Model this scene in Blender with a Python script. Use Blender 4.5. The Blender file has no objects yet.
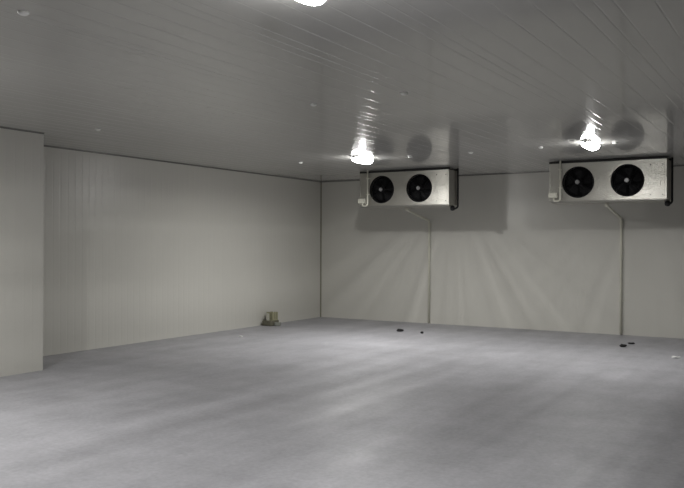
import bpy, bmesh, math, random
from mathutils import Vector, Matrix

random.seed(7)
SC = bpy.context.scene
COL = SC.collection

# ------------------------------------------------------------------ camera, world, exposure
F_PX = 786.6
cam_d = bpy.data.cameras.new('camera')
cam_d.sensor_width = 36.0
cam_d.lens = F_PX / 684.0 * 36.0
cam_d.shift_y = 1.0 / 684.0
cam_d.clip_end = 200
cam = bpy.data.objects.new('camera', cam_d)
COL.objects.link(cam)
cam.location = (0, 0, 1.6)
cam.rotation_euler = (Matrix.Rotation(.54288, 3, 'Z') @ Matrix.Rotation(math.pi / 2, 3, 'X') @ Matrix.Rotation(.0036, 3, 'Z')).to_euler()
SC.camera = cam

world = bpy.data.worlds.new('world')
SC.world = world
world.use_nodes = True
world.node_tree.nodes['Background'].inputs[0].default_value = (0.0, 0.0, 0.0, 1)

SC.view_settings.view_transform = 'Standard'
SC.view_settings.look = 'None'
SC.view_settings.gamma = 1.0
SC.view_settings.use_curve_mapping = False
SC.view_settings.exposure = 0.0

LAMP_W = 346.0
LAMP_COL = (1.0, 0.99, 0.975)

# ------------------------------------------------------------------ room measures (metres)
XL, YB, H = -9.428, 14.713, 3.008       # left wall, back wall, ceiling
XR, YF = 4.2, -3.0                     # walls outside the frame
PX, PY = -8.392, 6.581                  # projecting cold-store partition
PW = 1.04                             # panel width


# ------------------------------------------------------------------ materials
def new_mat(name):
    m = bpy.data.materials.new(name)
    m.use_nodes = True
    nt = m.node_tree
    return m, nt, nt.nodes['Principled BSDF']


def plain(name, col, rough=0.5, metal=0.0, spec=0.5):
    """Principled with a faint procedural mottling so nothing is dead flat."""
    m, nt, b = new_mat(name)
    tc = nt.nodes.new('ShaderNodeTexCoord')
    n = nt.nodes.new('ShaderNodeTexNoise')
    n.inputs['Scale'].default_value = 9.0
    n.inputs['Detail'].default_value = 3.0
    nt.links.new(tc.outputs['Object'], n.inputs['Vector'])
    r = nt.nodes.new('ShaderNodeMixRGB')
    r.inputs[1].default_value = tuple(c * 0.9 for c in col) + (1,)
    r.inputs[2].default_value = tuple(min(1, c * 1.08) for c in col) + (1,)
    nt.links.new(n.outputs['Fac'], r.inputs[0])
    nt.links.new(r.outputs[0], b.inputs['Base Color'])
    b.inputs['Roughness'].default_value = rough
    b.inputs['Metallic'].default_value = metal
    b.inputs['Specular IOR Level'].default_value = spec
    return m


def panel_mat(name, col, rough, spec, bump=0.0):
    m, nt, b = new_mat(name)
    geo = nt.nodes.new('ShaderNodeNewGeometry')
    n = nt.nodes.new('ShaderNodeTexNoise')
    n.inputs['Scale'].default_value = 0.8
    n.inputs['Detail'].default_value = 4.0
    nt.links.new(geo.outputs['Position'], n.inputs['Vector'])
    r = nt.nodes.new('ShaderNodeMixRGB')
    r.inputs[1].default_value = tuple(c * 0.955 for c in col) + (1,)
    r.inputs[2].default_value = tuple(c * 1.04 for c in col) + (1,)
    nt.links.new(n.outputs['Fac'], r.inputs[0])
    nt.links.new(r.outputs[0], b.inputs['Base Color'])
    n2 = nt.nodes.new('ShaderNodeTexNoise')
    n2.inputs['Scale'].default_value = 5.0
    n2.inputs['Detail'].default_value = 5.0
    nt.links.new(geo.outputs['Position'], n2.inputs['Vector'])
    mr = nt.nodes.new('ShaderNodeMapRange')
    mr.inputs[1].default_value = 0.3
    mr.inputs[2].default_value = 0.7
    mr.inputs[3].default_value = rough * 0.95
    mr.inputs[4].default_value = rough * 1.06
    nt.links.new(n2.outputs['Fac'], mr.inputs[0])
    nt.links.new(mr.outputs[0], b.inputs['Roughness'])
    b.inputs['Specular IOR Level'].default_value = spec
    if bump:
        n3 = nt.nodes.new('ShaderNodeTexNoise')
        n3.inputs['Scale'].default_value = 14.0
        n3.inputs['Detail'].default_value = 2.0
        nt.links.new(geo.outputs['Position'], n3.inputs['Vector'])
        bp = nt.nodes.new('ShaderNodeBump')
        bp.inputs['Strength'].default_value = bump
        bp.inputs['Distance'].default_value = 0.004
        nt.links.new(n3.outputs['Fac'], bp.inputs['Height'])
        nt.links.new(bp.outputs[0], b.inputs['Normal'])
    return m


def floor_mat():
    m, nt, b = new_mat('trowelled_concrete')
    geo = nt.nodes.new('ShaderNodeNewGeometry')

    def noise(scale, vecscale, detail=5.0, rough=0.6, rz=0.0):
        mp = nt.nodes.new('ShaderNodeMapping')
        mp.inputs['Scale'].default_value = vecscale
        mp.inputs['Rotation'].default_value = (0, 0, rz)
        nt.links.new(geo.outputs['Position'], mp.inputs['Vector'])
        n = nt.nodes.new('ShaderNodeTexNoise')
        n.inputs['Scale'].default_value = scale
        n.inputs['Detail'].default_value = detail
        n.inputs['Roughness'].default_value = rough
        nt.links.new(mp.outputs[0], n.inputs['Vector'])
        return n.outputs['Fac']

    def ramp(src, a, bb, lo, hi):
        mr = nt.nodes.new('ShaderNodeMapRange')
        mr.inputs[1].default_value = a
        mr.inputs[2].default_value = bb
        mr.inputs[3].default_value = lo
        mr.inputs[4].default_value = hi
        nt.links.new(src, mr.inputs[0])
        return mr.outputs[0]

    def mul(x, y):
        k = nt.nodes.new('ShaderNodeMath')
        k.operation = 'MULTIPLY'
        nt.links.new(x, k.inputs[0])
        nt.links.new(y, k.inputs[1])
        return k.outputs[0]
    big = ramp(noise(0.55, (1, 1, 1)), 0.3, 0.7, 0.88, 1.10)
    streak = ramp(noise(1.6, (1.0, 0.16, 1), 6.0), 0.3, 0.7, 0.88, 1.11)
    cross = ramp(noise(2.3, (0.3, 1.2, 1), 5.0, 0.6, 0.35), 0.3, 0.7, 0.94, 1.05)
    blot = ramp(noise(3.2, (1, 0.55, 1), 8.0, 0.78), 0.3, 0.7, 0.86, 1.12)
    fine = ramp(noise(26.0, (1, 1, 1), 3.0), 0.25, 0.75, 0.88, 1.10)
    v = mul(mul(mul(big, streak), mul(cross, fine)), blot)
    cmb = nt.nodes.new('ShaderNodeVectorMath')
    cmb.operation = 'SCALE'
    cmb.inputs[0].default_value = (0.368, 0.366, 0.386)
    nt.links.new(v, cmb.inputs['Scale'])
    nt.links.new(cmb.outputs[0], b.inputs['Base Color'])
    nt.links.new(ramp(noise(1.3, (1, 0.4, 1), 4.0), 0.3, 0.7, 0.42, 0.62), b.inputs['Roughness'])
    b.inputs['Specular IOR Level'].default_value = 0.4
    bp = nt.nodes.new('ShaderNodeBump')
    bp.inputs['Strength'].default_value = 0.25
    bp.inputs['Distance'].default_value = 0.004
    nt.links.new(noise(9.0, (1, 0.5, 1), 6.0), bp.inputs['Height'])
    nt.links.new(bp.outputs[0], b.inputs['Normal'])
    return m


def stucco_metal():
    m, nt, b = new_mat('embossed_aluminium')
    tc = nt.nodes.new('ShaderNodeTexCoord')
    v = nt.nodes.new('ShaderNodeTexVoronoi')
    v.inputs['Scale'].default_value = 45.0
    nt.links.new(tc.outputs['Object'], v.inputs['Vector'])
    n = nt.nodes.new('ShaderNodeTexNoise')
    n.inputs['Scale'].default_value = 3.0
    n.inputs['Detail'].default_value = 5.0
    nt.links.new(tc.outputs['Object'], n.inputs['Vector'])
    add = nt.nodes.new('ShaderNodeMath')
    add.operation = 'MULTIPLY_ADD'
    add.inputs[1].default_value = 3.0
    nt.links.new(n.outputs['Fac'], add.inputs[0])
    nt.links.new(v.outputs['Distance'], add.inputs[2])
    bp = nt.nodes.new('ShaderNodeBump')
    bp.inputs['Strength'].default_value = 0.28
    bp.inputs['Distance'].default_value = 0.01
    nt.links.new(add.outputs[0], bp.inputs['Height'])
    nt.links.new(bp.outputs[0], b.inputs['Normal'])
    b.inputs['Base Color'].default_value = (0.44, 0.43, 0.39, 1)
    b.inputs['Metallic'].default_value = 0.85
    b.inputs['Roughness'].default_value = 0.36
    return m


def glow_mat():
    m, nt, b = new_mat('lit_lamp_glass')
    b.inputs['Base Color'].default_value = (0.9, 0.9, 0.88, 1)
    b.inputs['Roughness'].default_value = 0.2
    b.inputs['Emission Color'].default_value = LAMP_COL + (1,)
    b.inputs['Emission Strength'].default_value = 36.0
    return m


M_WALL = panel_mat('white_wall_panel', (0.60, 0.59, 0.54), 0.30, 0.45)
M_CEIL = panel_mat('white_ceiling_panel', (0.495, 0.49, 0.465), 0.095, 0.42)
M_CORE = plain('panel_core_joint', (0.50, 0.49, 0.46), 0.8)
M_FLOOR = floor_mat()
M_TRIM = plain('grey_aluminium_trim', (0.27, 0.265, 0.25), 0.16, 0.5)
M_CORN = plain('olive_corner_sealant', (0.24, 0.23, 0.17), 0.6)
M_METAL = stucco_metal()
M_DARKM = plain('black_fan_metal', (0.006, 0.006, 0.007), 0.6, 0, .2)
M_BLADE = plain('black_fan_blade', (0.007, 0.007, 0.008), 0.55, 0, .2)
M_HUB = plain('grey_motor_cap', (0.34, 0.34, 0.34), 0.35, 0.3)
M_FIN = plain('coil_fins', (0.42, 0.42, 0.42), 0.4, 0.8)
M_PVC = plain('white_pvc', (0.66, 0.65, 0.56), 0.35)
M_DRAIN = plain('cream_pvc', (0.66, 0.65, 0.55), 0.4)
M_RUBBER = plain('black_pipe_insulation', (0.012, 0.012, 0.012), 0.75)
M_SCREW = plain('dark_screw', (0.12, 0.12, 0.12), 0.4, 0.6)
M_GLOW = glow_mat()
M_LBASE = plain('grey_lamp_base', (0.42, 0.42, 0.41), 0.4)
M_NYLON = plain('white_nylon_cap', (0.85, 0.85, 0.82), 0.25)
M_OLIVE = plain('olive_weathered_wood', (0.32, 0.31, 0.20), 0.8)
M_SOOT = plain('dark_brown_wood', (0.13, 0.125, 0.09), 0.85)
M_CEMENT = plain('grey_cement', (0.22, 0.23, 0.20), 0.85)
M_PALE = plain('pale_board', (0.46, 0.45, 0.38), 0.7)
M_BLACK = plain('black_scrap', (0.012, 0.012, 0.013), 0.6)
M_WHITE = plain('white_scrap', (0.85, 0.85, 0.83), 0.6)


# ------------------------------------------------------------------ mesh helpers
def link(name, mesh, parent=None, loc=None):
    o = bpy.data.objects.new(name, mesh)
    COL.objects.link(o)
    if parent is not None:
        o.parent = parent
    if loc is not None:
        o.location = loc
    return o


def done(bm, name, mat, parent=None, loc=None, smooth=False):
    bmesh.ops.recalc_face_normals(bm, faces=bm.faces)
    me = bpy.data.meshes.new(name)
    bm.to_mesh(me)
    bm.free()
    me.materials.append(mat)
    if smooth:
        for p in me.polygons:
            p.use_smooth = True
    return link(name, me, parent, loc)


def add_box(bm, x0, x1, y0, y1, z0, z1, bevel=0.0):
    r = bmesh.ops.create_cube(bm, size=1.0)
    vs = r['verts']
    for v in vs:
        v.co = Vector((x0 + (v.co.x + .5) * (x1 - x0), y0 + (v.co.y + .5) * (y1 - y0), z0 + (v.co.z + .5) * (z1 - z0)))
    if bevel:
        es = list({e for v in vs for e in v.link_edges})
        bmesh.ops.bevel(bm, geom=es, offset=bevel, segments=2, affect='EDGES', profile=0.5)


def add_cyl(bm, p0, p1, r0, r1=None, seg=20, caps=True):
    r1 = r0 if r1 is None else r1
    p0, p1 = Vector(p0), Vector(p1)
    d = p1 - p0
    q = d.to_track_quat('Z', 'Y').to_matrix().to_4x4()
    bmesh.ops.create_cone(bm, cap_ends=caps, segments=seg, radius1=r0, radius2=r1, depth=d.length,
                          matrix=Matrix.Translation((p0 + p1) / 2) @ q)


def add_tube(bm, pts, r, seg=12, fillet=0.0, fs=5):
    """Round tube along a polyline, corners rounded by fillet."""
    pts = [Vector(p) for p in pts]
    path = [pts[0]]
    for i in range(1, len(pts) - 1):
        a, b, c = pts[i - 1], pts[i], pts[i + 1]
        k = min(fillet, (a - b).length * .49, (c - b).length * .49)
        if k <= 0:
            path.append(b)
            continue
        s, e = b + (a - b).normalized() * k, b + (c - b).normalized() * k
        for j in range(fs + 1):
            t = j / fs
            path.append(s.lerp(b, t).lerp(b.lerp(e, t), t))
    path.append(pts[-1])
    rings = []
    up = None
    for i, p in enumerate(path):
        t = (path[min(i + 1, len(path) - 1)] - path[max(i - 1, 0)]).normalized()
        if up is None:
            up = Vector((0, 0, 1)) if abs(t.z) < .9 else Vector((1, 0, 0))
        n = (up - t * up.dot(t)).normalized()
        up = n
        bn = t.cross(n)
        rings.append([bm.verts.new(p + n * r * math.cos(2 * math.pi * k / seg) + bn * r * math.sin(2 * math.pi * k / seg)) for k in range(seg)])
    for a, b in zip(rings, rings[1:]):
        for k in range(seg):
            bm.faces.new((a[k], a[(k + 1) % seg], b[(k + 1) % seg], b[k]))
    bm.faces.new(rings[0][::-1])
    bm.faces.new(rings[-1])


def add_torus(bm, c, R, r, seg=40, rs=6, sy=1.0):
    """Ring in the XZ plane around c."""
    c = Vector(c)
    rings = []
    for i in range(seg):
        a = 2 * math.pi * i / seg
        d = Vector((math.cos(a), 0, math.sin(a)))
        rings.append([bm.verts.new(c + d * (R + r * math.cos(2 * math.pi * k / rs)) + Vector((0, sy * r * math.sin(2 * math.pi * k / rs), 0))) for k in range(rs)])
    for i in range(seg):
        a, b = rings[i], rings[(i + 1) % seg]
        for k in range(rs):
            bm.faces.new((a[k], a[(k + 1) % rs], b[(k + 1) % rs], b[k]))


def add_lathe(bm, c, prof, seg=24):
    """Revolve (radius, z) around the vertical axis at c."""
    c = Vector(c)
    rings = []
    for (r, z) in prof:
        rings.append([bm.verts.new(c + Vector((r * math.cos(2 * math.pi * k / seg), r * math.sin(2 * math.pi * k / seg), z))) for k in range(seg)])
    for a, b in zip(rings, rings[1:]):
        for k in range(seg):
            bm.faces.new((a[k], a[(k + 1) % seg], b[(k + 1) % seg], b[k]))
    bm.faces.new(rings[0][::-1])
    bm.faces.new(rings[-1])


def empty(name, loc, label, cat, group=None):
    o = bpy.data.objects.new(name, None)
    o.empty_display_size = 0.1
    COL.objects.link(o)
    o.location = loc
    o['label'] = label
    o['category'] = cat
    if group:
        o['group'] = group
    return o


def tag(o, label, cat, group=None):
    o['label'] = label
    o['category'] = cat
    if group:
        o['group'] = group
    return o


def struct(o, label, cat):
    o['kind'] = 'structure'
    o['label'] = label
    o['category'] = cat
    return o


# ------------------------------------------------------------------ ribbed sandwich panels
def panel_profile(width, pitch, rib_w, rib_h, joint, steps=6):
    """(u, depth) points across a panel: flats with soft shallow grooves and eased long edges."""
    jw, jd = joint
    pts = [(0.0, -jd), (jw, 0.0), (jw * 2, 0.0)]
    n = max(1, round(width / pitch))
    p = width / n
    for i in range(n):
        c = (i + .5) * p
        pts.append((c - rib_w * .62, 0.0))       # keeps the flats truly flat under smooth shading
        for s in range(steps + 1):
            t = s / steps
            u = c + (t - .5) * rib_w
            pts.append((u, -rib_h * .5 * (1 - math.cos(2 * math.pi * t))))
        pts.append((c + rib_w * .62, 0.0))
    pts += [(width - jw * 2, 0.0), (width - jw, 0.0), (width, -jd)]
    return pts


def panel_mesh(name, width, length, pitch, rib_w, rib_h, mat, joint):
    """Panel in local axes: u = X, length = Y, outward face = +Z."""
    pr = panel_profile(width, pitch, rib_w, rib_h, joint)
    bm = bmesh.new()

    def strip(q, smooth):
        a = [bm.verts.new((u, 0, d)) for u, d in q]
        b = [bm.verts.new((u, length, d)) for u, d in q]
        for i in range(len(q) - 1):
            bm.faces.new((a[i], a[i + 1], b[i + 1], b[i])).smooth = smooth
    strip(pr, True)
    me = bpy.data.meshes.new(name)
    bm.to_mesh(me)
    bm.free()
    me.materials.append(mat)
    return me


def slab(name, x0, x1, y0, y1, z0, z1, mat, label, cat):
    bm = bmesh.new()
    add_box(bm, x0, x1, y0, y1, z0, z1)
    return struct(done(bm, name, mat), label, cat)


def panels(parent, name, origin, udir, ldir, total, length, pitch, rib_w, rib_h, mat, width=PW, joint=(.001, .00008)):
    """Row of panels: u runs along udir, length along ldir, facing udir x ldir."""
    u, l = Vector(udir), Vector(ldir)
    n = u.cross(l)
    R = Matrix((u, l, n)).transposed().to_4x4()
    full = panel_mesh(name, width, length, pitch, rib_w, rib_h, mat, joint)
    t = 0.0
    while t < total - 0.01:
        w = min(width, total - t)
        me = full if w > width - 0.001 else panel_mesh(name, w, length, pitch, rib_w, rib_h, mat, joint)
        o = link(name, me, parent)
        o.matrix_local = Matrix.Translation(Vector(origin) + u * t) @ R
        t += width


T = 0.10      # structural thickness behind the panel skins
S = 0.0125    # skin stands this far proud of the core

floor = slab('floor', XL - .2, XR + .2, YF - .2, YB + .2, -.15, 0, M_FLOOR, 'grey power-trowelled concrete floor with pale streaks', 'floor')
ceil = slab('ceiling', XL - .2, XR + .2, YF - .2, YB + .2, H + S, H + S + T, M_CORE, 'glossy ribbed white panel ceiling of the cold room', 'ceiling')
wl = slab('wall_left', XL - S - T, XL - S, YF, YB, 0, H + S, M_CORE, 'long white ribbed panel wall on the left running to the corner', 'wall')
wb = slab('wall_back', XL - S - T, XR + S + T, YB + S, YB + S + T, 0, H + S, M_CORE, 'white panel back wall behind the two fan coolers', 'wall')
wr = slab('wall_right', XR + S, XR + S + T, YF, YB, 0, H + S, M_CORE, 'white panel wall on the unseen right side', 'wall')
wf = slab('wall_front', XL - S - T, XR + S + T, YF - S - T, YF - S, 0, H + S, M_CORE, 'white panel wall behind the viewer', 'wall')
wp = slab('wall_partition', XL, PX - S, YF, PY - S, 0, H + S, M_CORE, 'white panel partition jutting out at the left edge', 'wall')

# ceiling ribs run front to back; wall ribs run upright
panels(ceil, 'ceiling_panel', (XL, YB, H), (1, 0, 0), (0, -1, 0), XR - XL, YB - YF, 0.2, 0.019, 0.00135, M_CEIL, joint=(.006, .0015))
panels(wl, 'wall_panel', (XL, PY, 0), (0, 1, 0), (0, 0, 1), YB - PY, H, 0.13, 0.035, 0.0014, M_WALL)
panels(wb, 'wall_panel', (XR, YB, 0), (-1, 0, 0), (0, 0, 1), XR - XL, H, 0.13, 0.03, 0.0004, M_WALL)
panels(wr, 'wall_panel', (XR, YB, 0), (0, -1, 0), (0, 0, 1), YB - YF, H, 0.13, 0.03, 0.0006, M_WALL)
panels(wf, 'wall_panel', (PX, YF, 0), (1, 0, 0), (0, 0, 1), XR - PX, H, 0.13, 0.03, 0.0006, M_WALL)
panels(wp, 'wall_panel', (PX, YF, 0), (0, 1, 0), (0, 0, 1), PY - YF, H, 0.13, 0.03, 0.0006, M_WALL)
panels(wp, 'wall_panel', (PX, PY, 0), (-1, 0, 0), (0, 0, 1), PX - XL, H, 0.13, 0.03, 0.0006, M_WALL)


def trim_strip(name, p0, p1, inward, drop, size, label, mat=None):
    """Angle strip of two thin flanges along an inside edge."""
    p0, p1, a, b = Vector(p0), Vector(p1), Vector(inward), Vector(drop)
    prof = [a * 0 + b * 0, a * size, a * size + b * .004, a * .010 + b * .006, a * .006 + b * .010, a * .004 + b * size, b * size]
    bm = bmesh.new()
    r0 = [bm.verts.new(p0 + q) for q in prof]
    r1 = [bm.verts.new(p1 + q) for q in prof]
    n = len(prof)
    for i in range(n):
        bm.faces.new((r0[i], r0[(i + 1) % n], r1[(i + 1) % n], r1[i]))
    bm.faces.new(r0[::-1])
    bm.faces.new(r1)
    return struct(done(bm, name, mat or M_TRIM), label, 'trim')


trim_strip('trim_1', (XL, PY, H), (XL, YB, H), (1, 0, 0), (0, 0, -1), .022, 'thin metal angle along the top of the left wall')
trim_strip('trim_2', (XL, YB, H), (XR, YB, H), (0, -1, 0), (0, 0, -1), .022, 'thin metal angle along the top of the back wall')
trim_strip('trim_3', (XL, YB, 0), (XL, YB, H - .022), (1, 0, 0), (0, -1, 0), .022, 'upright angle in the far corner between left and back wall', M_CORN)
trim_strip('trim_4', (PX, YF, H), (PX, PY, H), (1, 0, 0), (0, 0, -1), .02, 'thin metal angle along the top of the jutting partition')


# ------------------------------------------------------------------ lamps
def build_lamp(x, y, label, power=1.0):
    root = empty('ceiling_lamp', (x, y, H), label, 'lamp', 'ceiling lamps')
    L, W = .28, .085          # half length (along the ribs), half width
    bm = bmesh.new()
    add_box(bm, -W * .8, W * .8, -L * .95, L * .95, -.022, 0, .006)
    done(bm, 'lamp_base', M_LBASE, root)
    # long rounded glass trough with lengthwise ribs
    bm = bmesh.new()
    rows = []
    NL, NA = 20, 24
    for i in range(NL + 1):
        v = -1 + 2 * i / NL
        k = (1 - abs(v) ** 5) ** .5 if abs(v) < 1 else 0.0
        k = max(k, .02)
        ring = []
        for j in range(NA + 1):
            a = math.pi * j / NA
            rr = 1 + (.03 if j % 2 else 0)
            ring.append(bm.verts.new((-W * k * rr * math.cos(a), v * L, -.022 - .072 * (k ** .7) * rr * math.sin(a))))
        rows.append(ring)
    for a, b in zip(rows, rows[1:]):
        for j in range(NA):
            bm.faces.new((a[j], a[j + 1], b[j + 1], b[j]))
    done(bm, 'lamp_glass', M_GLOW, root, smooth=True)
    for s in (-1, 1):
        bm = bmesh.new()
        add_box(bm, -.02, .02, s * L * .985 - .012, s * L * .985 + .012, -.036, 0, .003)
        done(bm, 'lamp_clip', M_LBASE, root)
    ld = bpy.data.lights.new('lamp_light', 'POINT')
    ld.energy = LAMP_W * power
    ld.color = LAMP_COL
    ld.shadow_soft_size = .05
    ld.use_nodes = True
    nt = ld.node_tree
    em = nt.nodes['Emission']
    tc = nt.nodes.new('ShaderNodeTexCoord')
    sp = nt.nodes.new('ShaderNodeSeparateXYZ')
    nt.links.new(tc.outputs['Normal'], sp.inputs[0])

    def mth(op, a, b=None):
        k = nt.nodes.new('ShaderNodeMath')
        k.operation = op
        for i, q in enumerate((a, b)):
            if q is None:
                continue
            if isinstance(q, (int, float)):
                k.inputs[i].default_value = q
            else:
                nt.links.new(q, k.inputs[i])
        return k.outputs[0]
    # trough lamp: most light goes down, little along the ceiling
    down = mth('MAXIMUM', mth('SUBTRACT', mth('MULTIPLY', sp.outputs[2], -1.0), .07), 0.0)
    base = mth('ADD', mth('MULTIPLY', down, 1.09), .02)
    # added noise splits the beam into fine rays, imitating caustics off the ceiling ribs
    ang = mth('ARCTAN2', sp.outputs[0], sp.outputs[2])
    ns = nt.nodes.new('ShaderNodeTexNoise')
    ns.noise_dimensions = '1D'
    ns.inputs['Scale'].default_value = 10.0
    ns.inputs['Detail'].default_value = 3.0
    ns.inputs['Roughness'].default_value = .7
    nt.links.new(ang, ns.inputs['W'])
    amp = mth('ADD', mth('MULTIPLY', mth('ABSOLUTE', sp.outputs[1]), 1.1), .32)
    ray = mth('ADD', mth('MULTIPLY', mth('SUBTRACT', ns.outputs['Fac'], .5), amp), 1.0)
    nt.links.new(mth('MULTIPLY', base, ray), em.inputs['Strength'])
    lo = bpy.data.objects.new('lamp_light', ld)
    COL.objects.link(lo)
    lo.parent = root
    lo.location = (0, 0, -.155)
    return root


build_lamp(-6.26, 11.0, 'lit trough lamp on the ceiling in front of the cooler nearest the corner')
build_lamp(-2.64, 10.91, 'lit trough lamp on the ceiling in front of the right-hand cooler', .56)
build_lamp(-2.37, 3.42, 'lit lamp on the near ceiling, cut by the top edge of the photo', .56)
build_lamp(-6.40, 3.50, 'lit ceiling lamp beside the jutting partition, out of the frame', .9)


# ------------------------------------------------------------------ evaporator coolers
def holed_front(bm, w, h, fans, R, y, seg=48, half=None):
    """Front sheet in the XZ plane at y with round openings."""
    half = half or R + .03
    zc = h / 2

    def quad(x0, x1, z0, z1):
        if x1 - x0 < 1e-5 or z1 - z0 < 1e-5:
            return
        bm.faces.new([bm.verts.new(p) for p in ((x0, y, z0), (x1, y, z0), (x1, y, z1), (x0, y, z1))])
    z0, z1 = zc - half, zc + half
    quad(0, w, 0, z0)
    quad(0, w, z1, h)
    xs = 0
    for fx in fans:
        quad(xs, fx - half, z0, z1)
        xs = fx + half
        inn, out = [], []
        for k in range(seg):
            a = 2 * math.pi * (k + .5) / seg
            c, s = math.cos(a), math.sin(a)
            m = half / max(abs(c), abs(s))
            inn.append(bm.verts.new((fx + R * c, y, zc + R * s)))
            out.append((fx + m * c, zc + m * s))
        ov = [bm.verts.new((p[0], y, p[1])) for p in out]
        for k in range(seg):
            j = (k + 1) % seg
            bm.faces.new((inn[k], inn[j], ov[j], ov[k]))
        for cx in (-1, 1):
            for cz in (-1, 1):
                q = Vector((fx + cx * half, y, zc + cz * half))
                near = sorted(range(seg), key=lambda i: (ov[i].co - q).length)[:2]
                bm.faces.new((ov[near[0]], ov[near[1]], bm.verts.new(q)))
    quad(xs, w, z0, z1)
    bmesh.ops.remove_doubles(bm, verts=bm.verts, dist=1e-5)
    # turned-in lip of each opening
    edges = [e for e in bm.edges if e.is_boundary and all(any(abs(math.hypot(v.co.x - fx, v.co.z - zc) - R) < 1e-4 for fx in fans) for v in e.verts)]
    ret = bmesh.ops.extrude_edge_only(bm, edges=edges)
    for v in [g for g in ret['geom'] if isinstance(g, bmesh.types.BMVert)]:
        v.co.y += .06


UW, UH, UD = 1.83, .63, .40       # casing width, height, depth
UZ = 2.33                          # underside of casing
FANS = (.47, 1.245)
FR = .243


def build_cooler(x, y, label):
    """Ceiling-hung twin-fan unit; local origin at front lower left corner."""
    root = empty('evaporator_cooler', (x, y, UZ), label, 'cooler', 'twin-fan evaporator coolers')
    bm = bmesh.new()
    holed_front(bm, UW, UH, FANS, FR, 0)
    done(bm, 'front_panel', M_METAL, root)
    bm = bmesh.new()
    add_box(bm, 0, UW, .001, UD, UH - .012, UH, .003)
    top = done(bm, 'top_panel', M_METAL, root)
    bm = bmesh.new()
    add_box(bm, -.004, UW + .004, -.006, .008, UH - .03, UH + .004, .002)
    done(bm, 'front_flange', M_METAL, top)
    for k, xx in enumerate((-.004, UW - .010)):
        bm = bmesh.new()
        add_box(bm, xx, xx + .014, -.002, UD + .002, .0, UH, .003)
        done(bm, 'end_panel', M_METAL, root)
    # sloping drip tray under the casing
    bm = bmesh.new()
    a = [(-.01, -.012, .012), (UW + .01, -.012, .012), (UW + .01, UD + .02, .012), (-.01, UD + .02, .012)]
    mid = (UW * .44, UD * .5)
    b = [(.04, .03, -.020), (UW - .04, .03, -.020), (UW - .04, UD - .03, -.030), (.04, UD - .03, -.030)]
    va, vb = [bm.verts.new(p) for p in a], [bm.verts.new(p) for p in b]
    for i in range(4):
        bm.faces.new((va[i], va[(i + 1) % 4], vb[(i + 1) % 4], vb[i]))
    bm.faces.new(vb)
    bm.faces.new(va[::-1])
    done(bm, 'drip_tray', M_METAL, root)
    # finned coil block in the back
    bm = bmesh.new()
    for i in range(60):
        fx = .03 + i * (UW - .06) / 59
        add_box(bm, fx - .006, fx + .006, .22, UD - .01, .02, UH - .02)
    done(bm, 'coil_fins', M_FIN, root)['kind'] = 'stuff'
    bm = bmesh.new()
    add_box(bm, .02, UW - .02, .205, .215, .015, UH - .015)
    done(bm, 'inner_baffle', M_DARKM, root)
    zc = UH / 2
    for fx in FANS:
        # shroud ring
        bm = bmesh.new()
        add_torus(bm, (fx, -.004, zc), FR + .004, .012, 48, 8)
        shroud = done(bm, 'fan_shroud', M_DARKM, root, smooth=True)
        # blades behind the guard
        for k in range(5):
            a0 = 2 * math.pi * k / 5 + .3
            bm = bmesh.new()
            rows = []
            for i in range(6):
                r = .055 + (FR - .075) * i / 5
                half = math.radians(24 + 6 * math.sin(math.pi * i / 5))
                lead = a0 + .12 * i / 5
                row = []
                for j in range(5):
                    t = -1 + 2 * j / 4
                    an = lead + half * t
                    row.append(bm.verts.new((fx + r * math.cos(an), .075 + .028 * t, zc + r * math.sin(an))))
                rows.append(row)
            for p, q in zip(rows, rows[1:]):
                for j in range(4):
                    bm.faces.new((p[j], p[j + 1], q[j + 1], q[j]))
            o = done(bm, 'fan_blade', M_BLADE, root, smooth=True)
            md = o.modifiers.new('thickness', 'SOLIDIFY')
            md.thickness = .004
        bm = bmesh.new()
        add_cyl(bm, (fx, .03, zc), (fx, .17, zc), .06, .06, 24)
        done(bm, 'motor', M_DARKM, root, smooth=False)
        # wire guard: rings and spokes, domed outwards
        bm = bmesh.new()
        for i in range(9):
            r = .05 + i * (FR - .055) / 8
            add_torus(bm, (fx, -.045 + .035 * (r / FR) ** 2, zc), r, .0032, 36, 5)
        for k in range(4):
            an = math.pi / 4 + k * math.pi / 2
            c, s = math.cos(an), math.sin(an)
            add_tube(bm, [(fx + r * c, -.049 + .035 * (r / FR) ** 2, zc + r * s) for r in (.03, .09, .15, FR + .008)], .0045, 6)
        guard = done(bm, 'fan_guard', M_DARKM, root, smooth=True)
        bm = bmesh.new()
        add_cyl(bm, (fx, -.058, zc), (fx, -.042, zc), .030, .038, 20)
        add_cyl(bm, (fx, -.064, zc), (fx, -.057, zc), .014, .018, 12)
        done(bm, 'guard_badge', M_HUB, guard)
    # service cover on the blank right end, its screws
    bm = bmesh.new()
    add_box(bm, 1.57, UW - .03, -.006, .002, .05, UH - .06, .002)
    cover = done(bm, 'service_cover', M_METAL, root)
    for sx in (1.595, UW - .055):
        for sz in (.075, UH - .085):
            bm = bmesh.new()
            add_cyl(bm, (sx, -.011, sz), (sx, -.005, sz), .009, .011, 10)
            done(bm, 'screw', M_SCREW, cover)
    # dark strips painting in the shade of the gap between casing and ceiling
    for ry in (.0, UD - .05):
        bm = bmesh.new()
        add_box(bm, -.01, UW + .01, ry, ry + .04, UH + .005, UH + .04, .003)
        done(bm, 'gap_shade_strip', M_RUBBER, root)
    # hangers to the ceiling
    for hx in (.06, UW - .06):
        for hy in (.07, UD - .07):
            bm = bmesh.new()
            add_cyl(bm, (hx, hy, UH - .005), (hx, hy, H - UZ), .008, .008, 10)
            add_box(bm, hx - .03, hx + .03, hy - .02, hy + .02, UH, UH + .006)
            done(bm, 'hanger_rod', M_SCREW, root)
    return root


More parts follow.
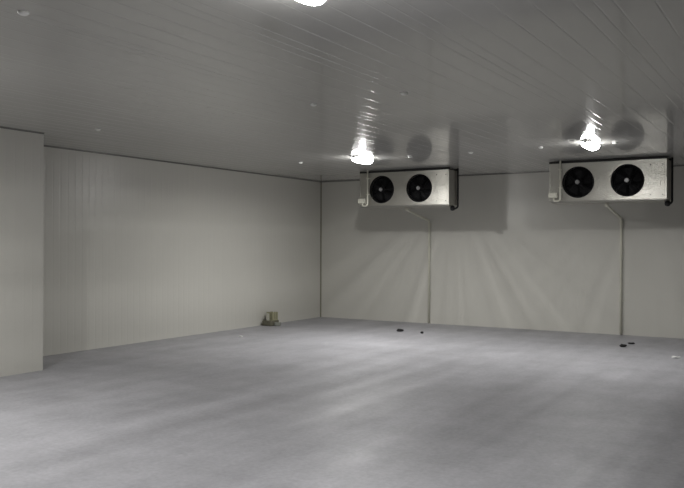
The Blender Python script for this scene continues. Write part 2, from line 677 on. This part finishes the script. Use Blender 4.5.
def build_suction(root):
    """Black lagged refrigerant pipe: out of the underside, round the right end, up to the ceiling."""
    zt = H - UZ
    bm = bmesh.new()
    add_tube(bm, [(UW - .02, .22, -.01), (UW - .02, .22, -.06), (UW + .0, .30, -.06), (UW + .028, .355, -.03), (UW + .028, .355, zt)], .017, 12, .05)
    pipe = done(bm, 'refrigerant_pipe', M_RUBBER, root, smooth=True)
    pipe['label'] = 'black lagged refrigerant pipe'
    bm = bmesh.new()
    add_lathe(bm, (UW - .02, .22, -.10), [(.012, 0), (.038, .012), (.044, .04), (.040, .075), (.03, .09)], 16)
    done(bm, 'trap_bend', M_RUBBER, pipe, smooth=True)


def build_conduit(x, y, label):
    """White cable conduit from the ceiling to a small junction box at the left end."""
    root = empty('cable_conduit', (x, y, UZ), label, 'conduit', 'white cable conduits')
    zt = H - UZ
    bm = bmesh.new()
    add_tube(bm, [(.192, -.05, zt), (.192, -.05, .01), (.085, -.05, .01), (.085, -.05, .075)], .0145, 10, .05)
    done(bm, 'conduit_pipe', M_PVC, root, smooth=True)
    bm = bmesh.new()
    add_box(bm, .0, .145, -.085, -.012, .06, .15, .01)
    bx = done(bm, 'junction_box', M_PVC, root)
    bm = bmesh.new()
    add_box(bm, .008, .137, -.094, -.084, .068, .142, .003)
    done(bm, 'box_lid', M_PVC, bx)
    for zz in (.22, .52):
        bm = bmesh.new()
        add_box(bm, .167, .217, -.068, -.002, zz, zz + .018, .003)
        done(bm, 'pipe_clip', M_PVC, root)
    return root


def build_drain(x, y, wx, label):
    """Condensate pipe: tray outlet, sloping run to the back wall, then down to the floor."""
    root = empty('drain_pipe', (x, y, 0), label, 'pipe', 'condensate drain pipes')
    ox, oy = .875, .25
    wy = YB - y - .03
    bm = bmesh.new()
    add_tube(bm, [(ox, oy, UZ - .034), (ox, oy, UZ - .065), (wx, wy, 2.10), (wx, wy, .012)], .022, 12, .05)
    done(bm, 'pipe_run', M_DRAIN, root, smooth=True)
    bm = bmesh.new()
    add_cyl(bm, (ox, oy, UZ - .08), (ox, oy, UZ - .033), .034, .034, 16)
    done(bm, 'outlet_socket', M_PVC, root, smooth=False)
    bm = bmesh.new()
    add_cyl(bm, (wx, wy, 1.98), (wx, wy, 2.05), .028, .028, 16)
    done(bm, 'pipe_coupling', M_DRAIN, root)
    for zz in (.6, 1.5):
        bm = bmesh.new()
        add_box(bm, wx - .035, wx + .035, wy - .005, wy + .03, zz, zz + .025, .003)
        done(bm, 'wall_clip', M_DRAIN, root)
    return root


UY = 13.05
for ux, wall_x in ((-7.475, .695), (-3.825, .82)):
    lf = ux < -5
    unit = build_cooler(ux, UY, 'silver twin-fan cooler hung from the ceiling, ' + ('the one nearest the corner' if lf else 'right-hand one of the two'))
    build_suction(unit)
    build_conduit(ux, UY, 'white cable conduit with junction box on the ' + ('cooler nearest the corner' if lf else 'right-hand cooler'))
    build_drain(ux, UY, wall_x, 'cream drain pipe running down the wall below the ' + ('cooler nearest the corner' if lf else 'right-hand cooler'))


# ------------------------------------------------------------------ nylon bolt caps in the ceiling
CAPS = [(-4.13, 3.09, 'near ceiling at the top left, above the partition'),
        (-7.54, 6.70, 'ceiling close to the jutting partition'),
        (-3.27, 6.52, 'mid ceiling, right of the lamp reflections'),
        (-4.31, 6.58, 'mid ceiling, left of the lamp reflections'),
        (-7.55, 11.14, 'ceiling left of the far lamp, near the corner'),
        (-5.52, 11.22, 'ceiling above the cooler nearest the corner'),
        (-4.48, 11.19, 'ceiling midway between the two far lamps'),
        (-3.38, 11.10, 'ceiling just left of the right-hand cooler'),
        (-2.347, 11.05, 'ceiling just right of the lamp at the right-hand cooler')]
for x, y, w in CAPS:
    bm = bmesh.new()
    add_lathe(bm, (0, 0, 0), [(.036, 0), (.036, -.005), (.030, -.013), (.018, -.020), (.006, -.022)], 18)
    o = done(bm, 'bolt_cap', M_NYLON, None, (x, y, H), smooth=True)
    tag(o, 'small white bolt cap on the ' + w, 'bolt cap', 'ceiling bolt caps')

# ------------------------------------------------------------------ rubbish against the left wall
bx, by = -9.235, 12.69
bm = bmesh.new()
add_box(bm, -.14, .08, -.20, .07, 0, .105, .012)
for i in range(3):
    add_box(bm, -.13 + i * .07, -.075 + i * .07, -.205, -.195, .02, .085, .004)
tag(done(bm, 'timber_block', M_SOOT, None, (bx, by, 0)), 'dark low timber block on the floor against the left wall', 'block')
cr = empty('slatted_crate', (bx - .02, by - .025, .105), 'small olive slatted crate standing on the dark timber block', 'crate')
bm = bmesh.new()
add_box(bm, -.085, .085, -.085, .085, 0, .02)
done(bm, 'crate_base', M_OLIVE, cr)
bm = bmesh.new()
add_box(bm, -.074, .074, -.074, .074, .02, .135)
done(bm, 'crate_core', M_SOOT, cr)
sl = bpy.data.meshes.new('slat')
bm = bmesh.new()
add_box(bm, -.019, .019, -.006, .006, .02, .160, .003)
bm.to_mesh(sl)
bm.free()
sl.materials.append(M_OLIVE)
for side in range(4):
    an = side * math.pi / 2
    for k in (-1, 0, 1):
        o = link('slat', sl, cr)
        o.matrix_local = Matrix.Rotation(an, 4, 'Z') @ Matrix.Translation((k * .058, -.080, 0))
bm = bmesh.new()
add_box(bm, -.06, .06, -.04, .04, 0, .075, .014)
o = tag(done(bm, 'cement_lump', M_CEMENT, None, (bx + .145, by - .07, 0)), 'grey cement lump beside the dark timber block', 'rubble')
o.rotation_euler.z = .4
bm = bmesh.new()
add_box(bm, -.03, .03, -.012, .012, 0, .14, .004)
o = tag(done(bm, 'board_offcut', M_PALE, None, (bx - .03, by - .155, .105)), 'pale board offcut standing on the dark block left of the olive crate', 'board')
o.rotation_euler.z = .1


# ------------------------------------------------------------------ scraps on the floor
def scrap(x, y, r, hgt, mat, label, cat, stretch=1.5, rz=0.0, seed=0):
    rnd = random.Random(seed)
    bm = bmesh.new()
    bmesh.ops.create_icosphere(bm, subdivisions=2, radius=1.0)
    for v in bm.verts:
        k = 1 + rnd.uniform(-.22, .22)
        v.co = Vector((v.co.x * r * stretch * k, v.co.y * r * k, max(0.0, (v.co.z * .5 + .42)) * hgt * k))
    o = done(bm, 'floor_scrap', mat, None, (x, y, 0), smooth=False)
    o.rotation_euler.z = rz
    return tag(o, label, cat, 'scraps on the floor')


scrap(-6.61, 13.04, .04, .05, M_BLACK, 'black scrap on the floor below the cooler nearest the corner', 'scrap', 1.7, .5, 1)
scrap(-6.12, 12.96, .026, .04, M_BLACK, 'smaller dark scrap right of the black one below the left cooler', 'scrap', 1.2, .2, 2)
scrap(-2.62, 12.97, .038, .05, M_BLACK, 'black scrap on the floor, nearer of the pair below the right cooler', 'scrap', 1.4, .6, 3)
scrap(-2.59, 13.44, .036, .03, M_BLACK, 'flat black scrap, the one of the right pair closer to the wall', 'scrap', 1.6, .4, 4)
scrap(-1.72, 12.11, .04, .03, M_WHITE, 'small white scrap on the floor near the right edge', 'scrap', 1.5, .5, 5)
scrap(-8.53, 10.76, .03, .025, M_WHITE, 'small white scrap on the floor in front of the left wall', 'scrap', 1.4, .1, 6)
